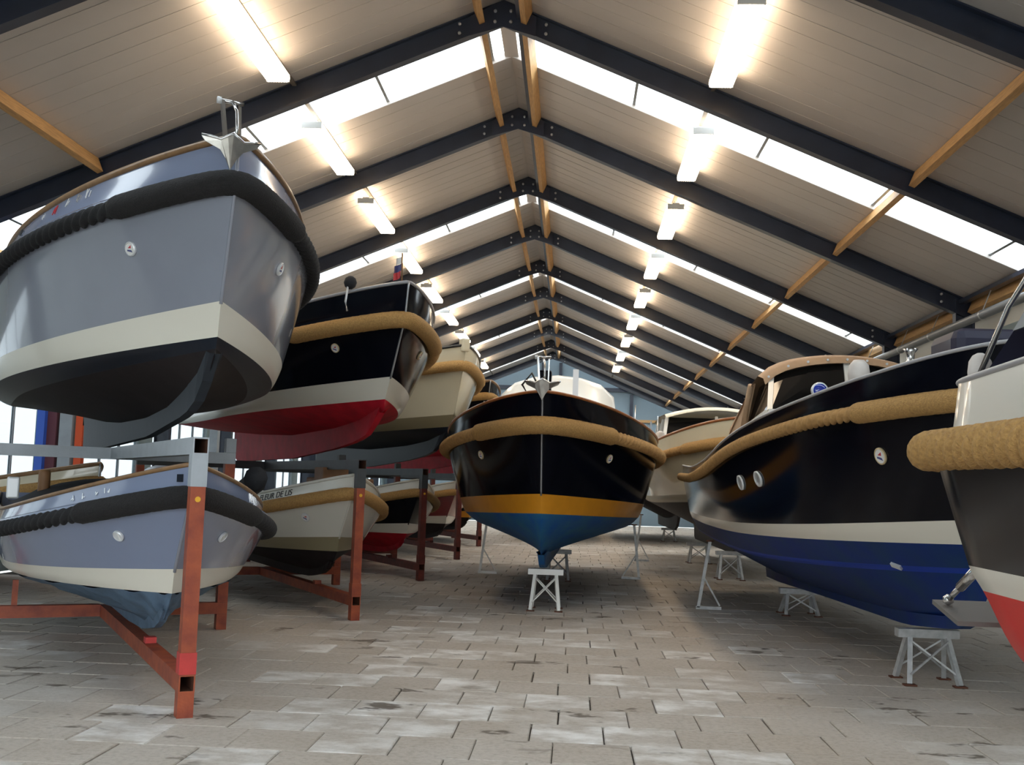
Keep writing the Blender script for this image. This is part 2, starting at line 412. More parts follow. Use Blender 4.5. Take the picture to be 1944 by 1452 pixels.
# walls
wr = MB().box(XR, XR+.1, Y0, Y1, 0, roofz(XR)+.12).build('wall_right', 'wall_sheet'); tag(wr, 'pale sheet wall on the right behind the columns', 'wall', kind='structure')
for z in (.5, 1.2, 1.9, 2.6, 3.3, 4.0):
    MB().box(XR-.02, XR-.001, Y0, Y1, z, z+.16).build('cladding_strip', 'wall_strip', wr)
WZ0, WZ1 = .95, 2.85
wl = MB().box(XL-.1, XL, Y0, Y1, 0, WZ0).box(XL-.1, XL, Y0, Y1, WZ1, roofz(XL)+.12).build('wall_left', 'wall_strip'); tag(wl, 'left wall with a long band of bright windows', 'wall', kind='structure')
for k in range(-2, 10):
    y = framey(k)-.35
    MB().box(XL-.1, XL, y, y+.7, WZ0, WZ1).build('pier', 'wall_strip', wl)
MB().box(XL-.1, XL, Y0, framey(-2)-.35, WZ0, WZ1).build('pier', 'wall_strip', wl)
for k in range(-2, 9):
    y0 = framey(k)+.35; y1 = framey(k+1)-.35; wn += 1
    w = empty('window_%d' % wn, (XL-.05, (y0+y1)/2, WZ0)); h = (y1-y0)/2
    tag(w, 'overexposed side window in the left wall, %s bay from the front' % ORD[k+2], 'window', kind='structure')
    n = 4
    for i in range(n):
        a_ = -h+2*h*i/n; b_ = -h+2*h*(i+1)/n
        MB().box(-.006, .006, a_+.02, b_-.02, .04, WZ1-WZ0-.04).build('pane', 'pane_glass', w)
    for i in range(n+1):
        a_ = -h+2*h*i/n; MB().box(-.02, .02, a_-.02, a_+.02, 0, WZ1-WZ0).build('mullion', 'grey_post', w)
    MB().box(-.025, .025, -h, h, 0, .04).box(-.025, .025, -h, h, WZ1-WZ0-.04, WZ1-WZ0).build('window_frame', 'grey_post', w)
def gable_poly(y, x0, x1, z0):
    return [(x0, y, z0), (x1, y, z0), (x1, y, roofz(x1)+.1), (RX, y, RIDGE+.1), (x0, y, roofz(x0)+.1)]
wb = MB().prism(gable_poly(Y1, XL-.1, XR+.1, 0), (0, .1, 0)).build('wall_back', 'gable'); tag(wb, 'far gable wall of blue grey sheet', 'wall', kind='structure')
for x in (RX-.42, RX+.38, RX-3.6, RX+3.6): MB().box(x-.07, x+.07, Y1-.14, Y1-.002, 0, roofz(x)-.32).build('gable_post', 'steel_blue', wb)
MB().box(XL, XR, Y1-.12, Y1-.002, 5.95, 6.12).build('gable_rail', 'steel_blue', wb)
MB().box(XL, XR, Y1-.10, Y1-.002, 4.6, 4.72).build('gable_rail', 'purlin_wood', wb)
mb = MB()
mb.box(XL-.1, -7.2, Y0-.1, Y0, 0, roofz(XL)+.1).box(4.4, XR+.1, Y0-.1, Y0, 0, roofz(XR)+.1)
mb.poly([(XL-.1, Y0, roofz(XL)), (XR+.1, Y0, roofz(XR)), (RX, Y0, RIDGE+.1)])
mb.box(-7.2, 4.4, Y0-.1, Y0, 4.3, roofz(XL)+.1)
wf = mb.build('wall_front', 'wall_sheet'); tag(wf, 'entrance wall with a wide open doorway behind the viewer', 'wall', kind='structure')
# drain pipe under the right eave
pipe = empty('drain_pipe', (5.86, 30, 4.22)); tag(pipe, 'long grey round pipe running under the right eave', 'pipe')
MB().tube([(0, -28, 0), (0, 19.4, 0)], .065, 14).build('pipe_run', 'pipe', pipe, True)
for k in range(-3, 9):
    for q in (.9, 2.6):
        y = framey(k)+q-30
        MB().bar((0, y, .06), (.12, y, .36), .03, .008).build('pipe_hanger', 'bolt', pipe)
        MB().tube([(0, y-.02, 0), (0, y+.02, 0)], .073, 12).build('pipe_clip', 'galv', pipe, True)
eg = MB().box(6.0, 6.12, Y0+.1, Y1-.2, 4.62, 4.68).build('trim_1', 'steel_blue'); tag(eg, 'dark metal angle trim along the right eave', 'trim', kind='structure')

# ---------------------------------------------------------------- lamps
LHALF = 1.12
prof = [(-.14, .02), (-.145, -.03)]+[(-.125+.25*i/16, -.062-(.006 if i % 2 else 0)) for i in range(17)]+[(.145, -.03), (.14, .02)]
diff_me = MB().prism([(a_, -LHALF, b_) for a_, b_ in prof], (0, 2*LHALF, 0)).mesh('diffuser', 'lamp_tube')
body_me = MB().box(-.06, .06, -LHALF, LHALF, .021, .055).mesh('spine', 'lamp_body')
cap_me = MB().box(-.14, .14, -.012, .012, -.06, .03).mesh('end_cap', 'lamp_body')
hang_me = MB().tube([(0, 0, .055), (0, 0, .165)], .006, 6).mesh('suspension_rod', 'bolt')
for row, lx in ((0, -3.705), (1, 1.629)):
    for k in range(0, 9):
        y = F0-1.88+BAY*k
        t = empty('fluorescent_lamp', (lx, y, 6.37)); side = ('left', 'right')[row]
        tag(t, 'glowing warm fluorescent batten under the %s roof slope, %s lamp from the front' % (side, ORD[k]), 'lamp', 'fluorescent lamps under the roof')
        inst('spine', body_me, t, (0, 0, 0)); inst('diffuser', diff_me, t, (0, 0, 0))
        for q in (-1, 1):
            inst('end_cap', cap_me, t, (0, q*(LHALF+.013), 0)); inst('suspension_rod', hang_me, t, (0, q*.8, 0))
    tr = MB().box(lx-.03, lx+.03, F0-3.9, Y1-.3, 6.535, 6.56).build('lamp_conduit', 'trunking')
    tag(tr, 'dark cable conduit carrying the %s row of lamps' % ('left', 'right')[row], 'conduit')

# ---------------------------------------------------------------- boats
def lerp(a, b, t): return a+(b-a)*t
def interp(tab, x):
    if x <= tab[0][0]: return tab[0][1]
    for (a, b), (c, d) in zip(tab[:-1], tab[1:]):
        if x <= c: return lerp(b, d, (x-a)/(c-a))
    return tab[-1][1]
def crs(p0, p1, p2, p3, t):
    return .5*((2*p1)+(p2-p0)*t+(2*p0-5*p1+4*p2-p3)*t*t+(3*p1-p0-3*p2+p3)*t**3)
HULLS = {}
class Hull:
    """lines bottom to top: (z bow, z mid, z stern, half-breadth mid, stern, y of full beam, p, q)"""
    def __init__(s, L, stem, lines, round_stern=0):
        s.L = L; s.stem = sorted(stem); s.lines = lines; s.rs = round_stern
    def ys(s, z): return interp(s.stem, z)
    def at(s, k, t):
        zb, zm, zs, bm, bs, um, p, q = s.lines[k][:8]; y0 = s.ys(zb); y = y0+(s.L-y0)*t**1.7
        u = min(1, (y-y0)/(um-y0)); b = bm*max(0, 1-(1-u)**p)**(1/q)
        if y > um: b = bm+(bs-bm)*((y-um)/(s.L-um))**2
        if s.rs and y > s.L-s.rs: b -= .45*bm*(1-math.sqrt(max(0, 1-((y-s.L+s.rs)/s.rs)**2)))
        w = (y-y0)/(s.L-y0)
        z = zb+(zm-zb)*(1-(1-2*w)**2) if w < .5 else zm+(zs-zm)*(2*w-1)**2
        if len(s.lines[k]) > 8: z = interp(s.lines[k][8], y)
        return Vector((b, y, z))
    def pt(s, v, t, side):
        k = min(int(v), len(s.lines)-2); f = v-k; n = len(s.lines)
        P = [s.at(max(0, min(n-1, k+j)), t) for j in (-1, 0, 1, 2)]
        q = P[1].lerp(P[2], f).lerp(crs(*P, f), .35)
        q.x = max(q.x, 0) if t > 0 else 0
        return Vector((q.x*side, q.y, q.z))
    smooth = True
    def frame(s, v, t, side):
        e = 1e-3; c = s.pt(v, t, side); a = s.pt(v, t+e, side)-c; b = s.pt(v+e*5, t, side)-c
        n = a.cross(b).normalized()
        if n.x*side < 0: n = -n
        up = b.normalized(); r = up.cross(n).normalized(); up = n.cross(r)
        return c, r, up, n
def onmat(c, r, up, n, off=0):
    return Matrix(((r.x, up.x, n.x, c.x+n.x*off), (r.y, up.y, n.y, c.y+n.y*off), (r.z, up.z, n.z, c.z+n.z*off), (0, 0, 0, 1)))
def resample(path, ds):
    out = [path[0].copy()]; acc = 0
    for a, b in zip(path[:-1], path[1:]):
        l = (b-a).length
        while acc+l >= ds:
            t = (ds-acc)/l; a = a.lerp(b, t); out.append(a.copy()); l = (b-a).length; acc = 0
        acc += l
    return out
def xform(mb, m_):
    mb.v = [tuple(m_ @ Vector(p)) for p in mb.v]; return mb
def badge(h, root, v, t, side, r=.075, ring='badge_ring', plain=False, name='badge'):
    m_ = onmat(*h.frame(v, t, side), off=.002)
    o = xform(MB().lathe([(r, 0), (r, .012), (r*.86, .018), (r*.82, .012)], 24), m_).build(name, ring, root, False)
    xform(MB().lathe([(r*.82, .010), (r*.82, .0125)], 24), m_).build('disc', 'silver' if plain else 'badge_white', o)
    if not plain:
        e = .014
        xform(MB().prism([(-.35*r, .08*r, e), (.25*r, .12*r, e), (.22*r, .55*r, e)], (0, 0, .001)), m_).build('red_sail', 'badge_red', o)
        xform(MB().prism([(-.5*r, -.32*r, e), (.55*r, -.42*r, e), (.30*r, -.12*r, e), (-.45*r, -.12*r, e)], (0, 0, .001)), m_).build('blue_hull', 'badge_blue', o)
    else:
        xform(MB().bar((-.1*r, .6*r, .014), (.45*r, -.55*r, .014), .25*r, .004), m_).build('painted_glint', 'badge_white', o)  # painted glint: a white bar stands for shine on the disc
    return o
def lettering(h, root, text, v, t, side, size, m, name='lettering'):
    cu = bpy.data.curves.new('t', 'FONT'); cu.body = text; cu.size = size; cu.align_x = 'CENTER'; cu.align_y = 'CENTER'; cu.extrude = .002
    to = bpy.data.objects.new('t', cu); COL.objects.link(to)
    bpy.context.view_layer.update()
    me = bpy.data.meshes.new_from_object(to); bpy.data.objects.remove(to); bpy.data.curves.remove(cu)
    me.name = name; me.materials.clear(); me.materials.append(M(m))
    c, r, up, n = h.frame(v, t, side); m_ = onmat(c, r, up, n, .006)
    # follow the curve of the hull side
    st = 1 if (h.pt(v, t+.02, side)-c).dot(r) > 0 else -1
    tab = []; tt = max(.0, t-.25)
    while tt < min(1, t+.25):
        p = h.pt(v, tt, side); tab.append((tt, p)); tt += .004
    arc = [0]
    for (a, p), (b, q) in zip(tab[:-1], tab[1:]): arc.append(arc[-1]+(q-p).length)
    base = min(zip(tab, arc), key=lambda z: abs(z[0][0]-t))[1]
    for vt in me.vertices:
        a_ = base+st*vt.co.x
        i = max(0, min(len(arc)-2, next((j for j in range(len(arc)-1) if arc[j+1] >= a_), len(arc)-2)))
        f = (a_-arc[i])/max(1e-6, arc[i+1]-arc[i]); p = tab[i][1].lerp(tab[i+1][1], f)
        vt.co = p+up*vt.co.y+n*(.005+vt.co.z)
    o = bpy.data.objects.new(name, me); COL.objects.link(o); o.parent = root
    return o
def boat(name, label, loc, ang, h, strips, keel, keelmat, kth=.05, rope=None, ropeR=.065, ropemat='tan_rope', braid='tan_braid', bowlen=1.2, bowR=.085,
         rail=('wood_rail', .028), stem_m='stem_strip', deckm='deck', drop=.12, res=1.0, group=None, ledge=None, tarp=False, nsub=7):
    root = empty(name, loc, math.radians(ang)); tag(root, label, 'boat', group)
    NT = int(56*res)+8; n = len(h.lines)
    for k, (pn, pm) in enumerate(strips):
        mb = MB()
        for side in (-1, 1):
            rows = []
            for j in range(nsub+1):
                row = []
                for i in range(NT+1):
                    p = h.pt(k+j/nsub, i/NT, side)
                    if tarp and k == 0 and i:
                        w = 1-j/nsub; p.x += side*.05*w*math.sin(i*1.3+2*math.sin(j*.7))*min(1, p.x*6); p.z += .012*math.sin(i*.9+j)
                    row.append(p)
                rows.append(row if side > 0 else row[::-1])
            mb.grid(rows)
        mb.build(pn, pm, root, True)
    # transom
    A = [h.pt(v/4, 1, -1) for v in range(4*(n-1), -1, -1)]+[h.pt(v/4, 1, 1) for v in range(0, 4*(n-1)+1)]
    MB().poly(A).build('transom', strips[-2][1] if len(strips) > 1 else strips[0][1], root)
    # deck and inner bulwark
    top = n-1; rows = []
    for side, dz in ((-1, 0), (-1, drop), (1, drop), (1, 0)):
        row = []
        for i in range(NT+1):
            p = h.pt(top, i/NT, side); z_ = p.z-dz; y_ = p.y; v = top
            while p.z > z_+.004 and v > .3: v -= .04; p = h.pt(v, i/NT, side)
            p.x *= .965; p.z = z_; p.y = max(p.y, y_)+(.03 if dz else .012)*(1-i/NT); row.append(p)
        rows.append(row)
    MB().grid(rows).build('deck', deckm, root)
    def line_path(v, out, dz=0, N=150):
        pth = []
        for side, rng_ in ((1, range(N, 0, -1)), (-1, range(0, N+1))):
            for i in rng_:
                p = h.pt(v, i/N, side); e = .004
                q = h.pt(v, max(0, i/N-e), side); q2 = h.pt(v, min(1, i/N+e), side); d = q2-q
                nn = Vector((d.y*side, -abs(d.x), 0)) if i else Vector((0, -1, 0))
                if nn.length < 1e-6: nn = Vector((0, -1, 0))
                p = p+nn.normalized()*out; p.z += dz; pth.append(p)
        return pth
    def smoothp(p, it):
        for _ in range(it): p = [p[0]]+[(a+b*2+c)/4 for a, b, c in zip(p[:-2], p[1:-1], p[2:])]+[p[-1]]
        return p
    if rail:
        MB().tube(resample(smoothp(line_path(top, 0), 3), .06/res), rail[1], 8).build('gunwale_rail', rail[0], root, True)
    if rope is not None:
        p = smoothp(resample(line_path(rope, ropeR*.55), .03), 25)
        p = resample(p, .024/res); mid = min(range(len(p)), key=lambda i: p[i].y); ds = .024/res
        def rr(k, th):
            ph = th-2*math.pi*k*ds/.30
            return ropeR*1.06*max(.62, math.cos((ph+math.pi/3) % (2*math.pi/3)-math.pi/3))
        MB().tube(p, rr if res > .6 else ropeR, 24 if res > .6 else 8).build('rope_fender', ropemat, root, True)
        nb = int(bowlen/ds); q = p[max(0, mid-nb):mid+nb+1]; m_ = len(q)
        def rb(k, th):
            e = min(k, m_-1-k)*ds; return (bowR*(1+.025*math.sin(k*2.1)*math.sin(6*th+k*.8)))*min(1, .86+e*3)
        MB().tube(q, rb, 20 if res > .6 else 10).build('bow_fender', braid, root, True)
        if ledge:
            lp = smoothp(resample(line_path(rope, ropeR*.55, ropeR*.95), .03), 25)
            lp = resample(lp, .08); mb = MB(); 
            mb.tube(lp, .022, 6).build('rub_rail', ledge, root, True)
    # stem bar
    z0 = h.lines[len(strips)-2][0]-.02; z1 = h.lines[-1][0]; sp = [Vector((0, h.ys(lerp(z0, z1, i/14))-.006, lerp(z0, z1, i/14))) for i in range(15)]
    MB().tube(sp, .011, 8).build('stem_bar', stem_m, root, True)
    # keel plate between rabbet and outer profile
    N = 30; outer = [Vector((0, a_, b_)) for a_, b_ in keel]; L_ = [0]
    for a_, b_ in zip(outer[:-1], outer[1:]): L_.append(L_[-1]+(b_-a_).length)
    yend = outer[-1].y; ys0 = h.at(0, 0).y
    mb = MB(); ro = []; ri = []
    for i in range(N+1):
        d = L_[-1]*i/N; j = max(k for k in range(len(L_)) if L_[k] <= d+1e-9); j = min(j, len(outer)-2)
        o_ = outer[j].lerp(outer[j+1], (d-L_[j])/max(1e-6, L_[j+1]-L_[j]))
        yy = lerp(ys0, yend, (i/N)); t = max(0, (yy-ys0)/(h.L-ys0))**(1/1.7); zi = h.at(0, t).z+.04
        ro.append(o_); ri.append(Vector((0, yy, max(zi, o_.z+.01))))
    k2 = kth/2
    mb.grid([[p+Vector((k2*.7, 0, 0)) for p in ro], [p+Vector((k2*1.2, 0, 0)) for p in ri]])
    mb.grid([[p+Vector((-k2*1.2, 0, 0)) for p in ri], [p+Vector((-k2*.7, 0, 0)) for p in ro]])
    mb.grid([[p+Vector((-k2*.7, 0, 0)) for p in ro], [p+Vector((k2*.7, 0, 0)) for p in ro]])
    mb.quad(ro[-1]+Vector((k2, 0, 0)), ri[-1]+Vector((k2, 0, 0)), ri[-1]-Vector((k2, 0, 0)), ro[-1]-Vector((k2, 0, 0)))
    mb.build('keel', keelmat, root)
    HULLS[name, label] = (h, root)
    return root
def anchor(root, loc, sc=1.0, tilt=0):
    e = empty('anchor', loc, 0, root); e.rotation_euler = (tilt, 0, 0); e.scale = (sc, sc, sc)
    # blade: a four pointed plate, wings bent back
    half = [(0, -.24), (.05, -.14), (.11, -.06), (.25, .0), (.285, .05), (.20, .045), (.11, .03), (.05, .07), (0, .10)]
    mb = MB()
    for s in (-1, 1):
        F = [Vector((s*x, .34*x*x*3-.02, z)) for x, z in half]
        for off in (0, .022):
            mb.poly([p+Vector((0, off, 0)) for p in (F if (s > 0) == (off == 0) else F[::-1])])
        for a_, b_ in zip(F[:-1], F[1:]): mb.quad(a_, b_, b_+Vector((0, .022, 0)), a_+Vector((0, .022, 0)))
    mb.build('blade', 'anchor_steel', e)
    edge = [Vector((s*x, .34*x*x*3-.012, z+.008)) for s, x, z in ([(-1, x, z) for x, z in half[4:]]+[(1, x, z) for x, z in half[4:][::-1]])]
    MB().tube(edge, .014, 8).build('fluke_edge', 'steel', e, True)
    MB().tube([(.03, 0, .06), (.035, .03, .18), (.03, .10, .33), (.0, .22, .42)], .017, 8).build('shank', 'steel', e, True)
    MB().bar((-.05, .04, -.02), (-.09, .26, .42), .03, .05).bar((.09, .08, .0), (.09, .30, .42), .02, .05).build('roller_cheek', 'steel', e)
    MB().tube([(-.12, .26, .42), (.12, .26, .42)], .02, 10).build('roller_pin', 'steel', e, True)
    MB().lathe([(.035, -.02), (.035, .02)], 12, Matrix.Translation((-.12, .26, .42)) @ Matrix.Rotation(math.pi/2, 4, 'Y')).build('roller', 'silver', e, True)
    return e

def upper_hull():
    return Hull(7.9, [(1.80, .03), (1.52, .02), (.82, .25), (.60, .29), (.47, .36)],
     [(.50, .2, .42, .03, .03, 3.6, 1.6, 1.0, [(.30, .50), (.5, .37), (.91, .29), (1.65, .21), (2.6, .18), (4.1, .2), (5.2, .25), (7.9, .45)]), (.53, .40, .50, .92, .80, 4.4, 2.0, 1.0), (.60, .48, .58, 1.12, .95, 4.2, 2.1, 1.0), (.82, .63, .70, 1.17, 1.0, 4.0, 2.1, 1.0), (1.52, 1.27, 1.32, 1.20, 1.02, 3.4, 2.2, 1.1), (1.80, 1.52, 1.56, 1.12, .94, 3.4, 2.2, 1.13)])
UK = [(.34, .50), (.40, .41), (.72, .23), (1.05, .15), (1.62, .11), (2.65, .04), (5.5, .0), (7.4, .0), (7.45, .30)]
def rack_pos(px, py, t, off=0, ang=30):
    a = math.radians(ang); return (px-math.sin(a)*t+math.cos(a)*off, py+math.cos(a)*t+math.sin(a)*off)
RACKS = [(-2.40, 7.0), (-2.35, 12.2), (-2.35, 17.5), (-2.32, 22.8), (-2.32, 28.1)]
SHELF, BASE = 1.77, .31

# upper grey sloop
h = upper_hull(); x, y = rack_pos(*RACKS[0], -.65)
b1 = boat('boat', 'large grey sloop with black rope fender and bow anchor on the upper rack', (x, y, SHELF), 30, h,
          [('hull_bottom', 'dark_bottom'), ('hull_lower_band', 'black_blue'), ('waterline_stripe', 'cream_stripe'), ('hull_side', 'grey_paint'), ('bulwark', 'grey_paint_light')],
          UK, 'keel_grey', .09, 4, .058, 'black_rope', 'black_braid', 1.0, .078, ('wood_rail', .024), 'grey_paint', ledge='grey_paint_light')
anchor(b1, (-.05, -.05, 1.72), .62, .25)
for sd, t in ((-1, .24), (1, .25)): badge(h, b1, 3.62, t, sd, .048, 'silver')
for i, (dx, m_) in enumerate(((0, 'silver'), (.03, 'badge_red'), (.055, 'silver'), (.08, 'letter_chrome'), (.10, 'silver'))):
    c, r, up, n = h.frame(4.70, .42-dx, -1); q = onmat(c, r, up, n, .004)
    mb = MB(); rs = random.Random(i)
    for _ in range(4):
        a_ = rs.uniform(-.04, .03); mb.bar((a_, rs.uniform(-.035, 0), 0), (a_+rs.uniform(-.02, .03), rs.uniform(.01, .04), 0), .008, .004)
    xform(mb, q).build('lettering', m_, b1)
c, r, up, n = h.frame(4.75, .49, -1); xform(MB().box(-.02, .02, -.02, .02, -.01, .012), onmat(c, r, up, n)).build('fairlead', 'letter_dark', b1)

# upper navy sloop
h = Hull(8.0, [(1.80, 0), (1.42, .07), (.85, .40), (.62, .55)],
     [(.50, .32, .42, .03, .03, 3.6, 1.6, 1.0, [(.6, .50), (.7, .46), (1.2, .40), (2.1, .35), (3.9, .32), (5.6, .38), (8, .5)]), (.62, .50, .58, 1.02, .82, 3.8, 2.0, 1.0), (.85, .68, .76, 1.09, .9, 3.6, 2.1, 1.0), (1.42, 1.17, 1.25, 1.18, 1.0, 3.2, 2.2, 1.12), (1.80, 1.50, 1.56, 1.16, .98, 3.2, 2.2, 1.15)])
K2 = [(.62, .48), (.67, .44), (1.0, .26), (1.35, .19), (2.1, .12), (3.9, .02), (7.2, .0), (7.25, .3)]
x, y = rack_pos(*RACKS[1], -1.23)
b2 = boat('boat', 'dark navy sloop with red bottom and small bow flag on the upper rack', (x, y, SHELF), 30, h,
          [('hull_bottom', 'red_bottom'), ('waterline_stripe', 'cream_stripe'), ('hull_side', 'navy'), ('bulwark', 'navy')],
          K2, 'red_bottom', .09, 3, .065, bowlen=1.5, bowR=.088, rail=('rail_grey', .018), stem_m='stem_strip')
for sd in (-1, 1): badge(h, b2, 2.65, .23, sd, .052)
MB().tube([(-.03, .12, 1.78), (-.03, .14, 2.12)], .009, 6).build('flag_staff', 'brown_wood', b2, True)
fl = empty('flag', (-.03, .14, 1.86), 0, b2)
for i, m_ in enumerate(('badge_red', 'badge_blue', 'badge_white')):
    rows = [[Vector((-.012-.085*u*(1-.12*i)+.012*math.sin(4*u+i), .05*u*math.sin(5*u), .075*i+.075*w-.05*u)) for u in (0, .25, .5, .75, 1)] for w in (0, 1)]
    MB().grid(rows).build('flag_band', m_, fl, True)
p = h.pt(4, .20, -1)
MB().lathe([(.02, -.07), (.055, -.045), (.07, 0), (.055, .045), (.02, .07)], 14, Matrix.Translation(p+Vector((-.02, 0, .09)))).build('fender_ball', 'tarp_dark', b2, True)
MB().tube([p+Vector((-.05, -.02, .05)), p+Vector((-.07, -.02, -.12)), p+Vector((-.06, -.06, -.22))], .012, 6).build('fender_line', 'silver', b2, True)

# upper cream sloop
h3 = Hull(8.0, [(1.82, 0), (1.52, .06), (.80, .34), (.62, .5)],
     [(.50, .32, .42, .03, .03, 3.6, 1.6, 1.0, [(.6, .50), (.7, .46), (1.2, .40), (2.1, .35), (3.9, .32), (5.6, .38), (8, .5)]), (.62, .50, .58, 1.02, .82, 3.8, 2.0, 1.0), (.80, .66, .72, 1.08, .9, 3.6, 2.1, 1.0), (1.52, 1.25, 1.3, 1.18, 1.0, 3.2, 2.2, 1.12), (1.82, 1.52, 1.58, 1.16, .98, 3.2, 2.2, 1.15)])
x, y = rack_pos(*RACKS[2], -1.43)
b3 = boat('boat', 'cream sloop with dark bottom and tan rope fender on the upper rack', (x, y, SHELF), 30, h3,
          [('hull_bottom', 'black_blue'), ('waterline_stripe', 'olive_stripe'), ('hull_side', 'cream_paint'), ('bulwark', 'cream_paint')],
          K2, 'black_blue', .09, 3, .06, bowlen=1.5, bowR=.082, rail=('letter_dark', .02), stem_m='cream_paint', res=.7)
badge(h3, b3, 2.65, .24, -1, .055, 'silver')
MB().box(-.06, .06, -.02, .14, 1.72, 1.92).build('bow_post', 'cream_paint', b3, bevel=.02)
# further upper boats
for ri, lab, st in ((3, 'navy sloop with red bottom on the fourth upper rack, behind the cream one', [('hull_bottom', 'red_bottom'), ('waterline_stripe', 'cream_stripe'), ('hull_side', 'navy'), ('bulwark', 'navy')]),
                    (4, 'white sloop with red bottom on the farthest upper rack', [('hull_bottom', 'red_bottom'), ('waterline_stripe', 'cream_stripe'), ('hull_side', 'white_paint'), ('bulwark', 'white_paint')])):
    x, y = rack_pos(*RACKS[ri], -1.3)
    boat('boat', lab, (x, y, SHELF), 30, h3, st, K2, 'red_bottom', .09, 3, .06, bowlen=1.5, bowR=.08, res=.5, nsub=4)

# lower boats
def lower_hull():
    return Hull(6.5, [(1.275, .05), (1.07, .06), (.56, .47), (.39, .52), (.24, .70)],
     [(.26, .16, .24, .03, .03, 3.0, 1.6, 1.0, [(.6, .26), (.9, .15), (1.5, .10), (3, .10), (6.5, .2)]), (.39, .36, .44, .92, .80, 3.2, 2.1, 1.0), (.56, .45, .54, .97, .86, 3.0, 2.2, 1.0), (1.07, .69, .77, 1.06, .95, 2.8, 2.2, 1.12), (1.275, .87, .95, 1.0, .89, 2.8, 2.2, 1.15)])
LK = [(.66, .26), (.80, .17), (1.0, .10), (1.5, .03), (2.3, 0), (5.9, 0), (5.95, .2)]
h = lower_hull(); x, y = rack_pos(*RACKS[0], .12)
l1 = boat('boat', 'small grey sloop with black rope and blue tarp round its bottom on the lower rack', (x, y, BASE), 30, h,
          [('tarp_cover', 'tarp'), ('waterline_stripe', 'cream_stripe'), ('hull_side', 'grey_paint_light'), ('bulwark', 'grey_paint_light')],
          LK, 'tarp', .07, 3, .058, 'black_rope', 'black_braid', 1.0, .075, ('wood_rail', .016), 'grey_paint', ledge='grey_paint_light', tarp=True, drop=.3)
for sd in (-1, 1): badge(h, l1, 2.55, .205, sd, .043, 'silver', True)
for i, dx in enumerate((0, .02, .05, .075)):
    c, r, up, n = h.frame(3.58, .31-dx, -1); q = onmat(c, r, up, n, .004); mb = MB(); rs = random.Random(i+9)
    for _ in range(3):
        a_ = rs.uniform(-.03, .03); mb.bar((a_, rs.uniform(-.025, 0), 0), (a_+rs.uniform(-.02, .02), rs.uniform(.0, .025), 0), .007, .004)
    xform(mb, q).build('lettering', 'letter_chrome', l1)
for i in range(4):
    c, r, up, n = h.frame(3.72, .29+.013*i, 1); q = onmat(c, r, up, n, .004)
    xform(MB().bar((0, -.03, 0), (0, .03, 0), .01, .004).bar((0, .03 if i % 2 else -.03, 0), (.022, .03 if i % 2 else -.03, 0), .01, .004), q).build('lettering', 'letter_chrome', l1)
c, r, up, n = h.frame(3.55, .06, -1); xform(MB().box(-.02, .02, -.025, .025, -.01, .015), onmat(c, r, up, n)).build('fairlead', 'black_blue', l1)
# cover over the bow well, mooring post, cleat
rows = []
for j in range(9):
    u = j/8; yy = 3.5+u*2.2; hw = interp([(3.5, .86), (6, .84)], yy)
    rows.append([Vector((-hw+2*hw*i/8, yy, 0.88+.27*math.sin(math.pi*i/8)**.7*math.sin(math.pi*min(1, .15+u*.85)) )) for i in range(9)])
MB().grid(rows).build('bow_cover', 'tarp_dark', l1, True)
MB().lathe([(.055, .75), (.055, 1.28), (.045, 1.31), (.01, 1.315)], 14, Matrix.Translation((-.6, 4.2, -.1))).build('mooring_post', 'brown_wood', l1, True)
MB().box(-.96, -.86, 3.3, 3.42, .95, 1.14).build('cleat_block', 'silver', l1, bevel=.015)
MB().tube([(.90, 2.0, 1.2), (.98, 2.35, 1.16), (1.02, 2.9, 1.08)], .10, 10).build('folded_cover', 'tarp_dark', l1, True)

x, y = rack_pos(*RACKS[1], .16)
l2 = boat('boat', 'white sloop with olive stripe and FLEUR DE LIS lettering on the lower rack', (x, y, BASE), 30, h,
          [('hull_bottom', 'dark_bottom'), ('waterline_stripe', 'olive_stripe'), ('hull_side', 'white_paint'), ('bulwark', 'white_paint')],
          LK, 'dark_bottom', .07, 3, .058, bowlen=1.3, bowR=.075, rail=('white_paint', .018), stem_m='white_paint', ledge='white_paint', res=.8)
badge(h, l2, 2.55, .205, -1, .055, 'silver')
lettering(h, l2, 'FLEUR DE LIS', 3.58, .318, -1, .10, 'letter_dark')
MB().box(-.10, .22, .9, 1.25, 1.0, 1.36).build('deck_box', 'brown_wood', l2, bevel=.01)
MB().box(.2, .8, 1.6, 2.6, .9, 1.24).build('seat_locker', 'brown_wood', l2, bevel=.02)
x, y = rack_pos(*RACKS[2], .12)
l3 = boat('boat', 'navy sloop with white bulwark and red bottom on the lower rack', (x, y, BASE), 30, h,
          [('hull_bottom', 'red_bottom'), ('waterline_stripe', 'cream_stripe'), ('hull_side', 'navy'), ('bulwark', 'white_paint')],
          LK, 'red_bottom', .07, 3, .055, bowlen=1.3, bowR=.07, rail=('white_paint', .018), stem_m='navy', res=.7)
x, y = rack_pos(*RACKS[3], .12)
l4 = boat('boat', 'dark red sloop with white bulwark beside the yellow striped boat', (x, y, BASE), 30, h,
          [('hull_bottom', 'dark_bottom'), ('waterline_stripe', 'cream_stripe'), ('hull_side', 'red_paint'), ('bulwark', 'white_paint')],
          LK, 'dark_bottom', .07, 3, .055, bowlen=1.3, bowR=.07, rail=('white_paint', .018), stem_m='red_paint', res=.6)
x, y = rack_pos(*RACKS[4], .12)
boat('boat', 'dark sloop with yellow stripe on the farthest lower rack', (x, y, BASE), 30, h,
          [('hull_bottom', 'dark_bottom'), ('waterline_stripe', 'yellow_stripe'), ('hull_side', 'navy'), ('bulwark', 'navy')],
          LK, 'dark_bottom', .07, 3, .055, bowlen=1.3, bowR=.07, res=.5, nsub=4)

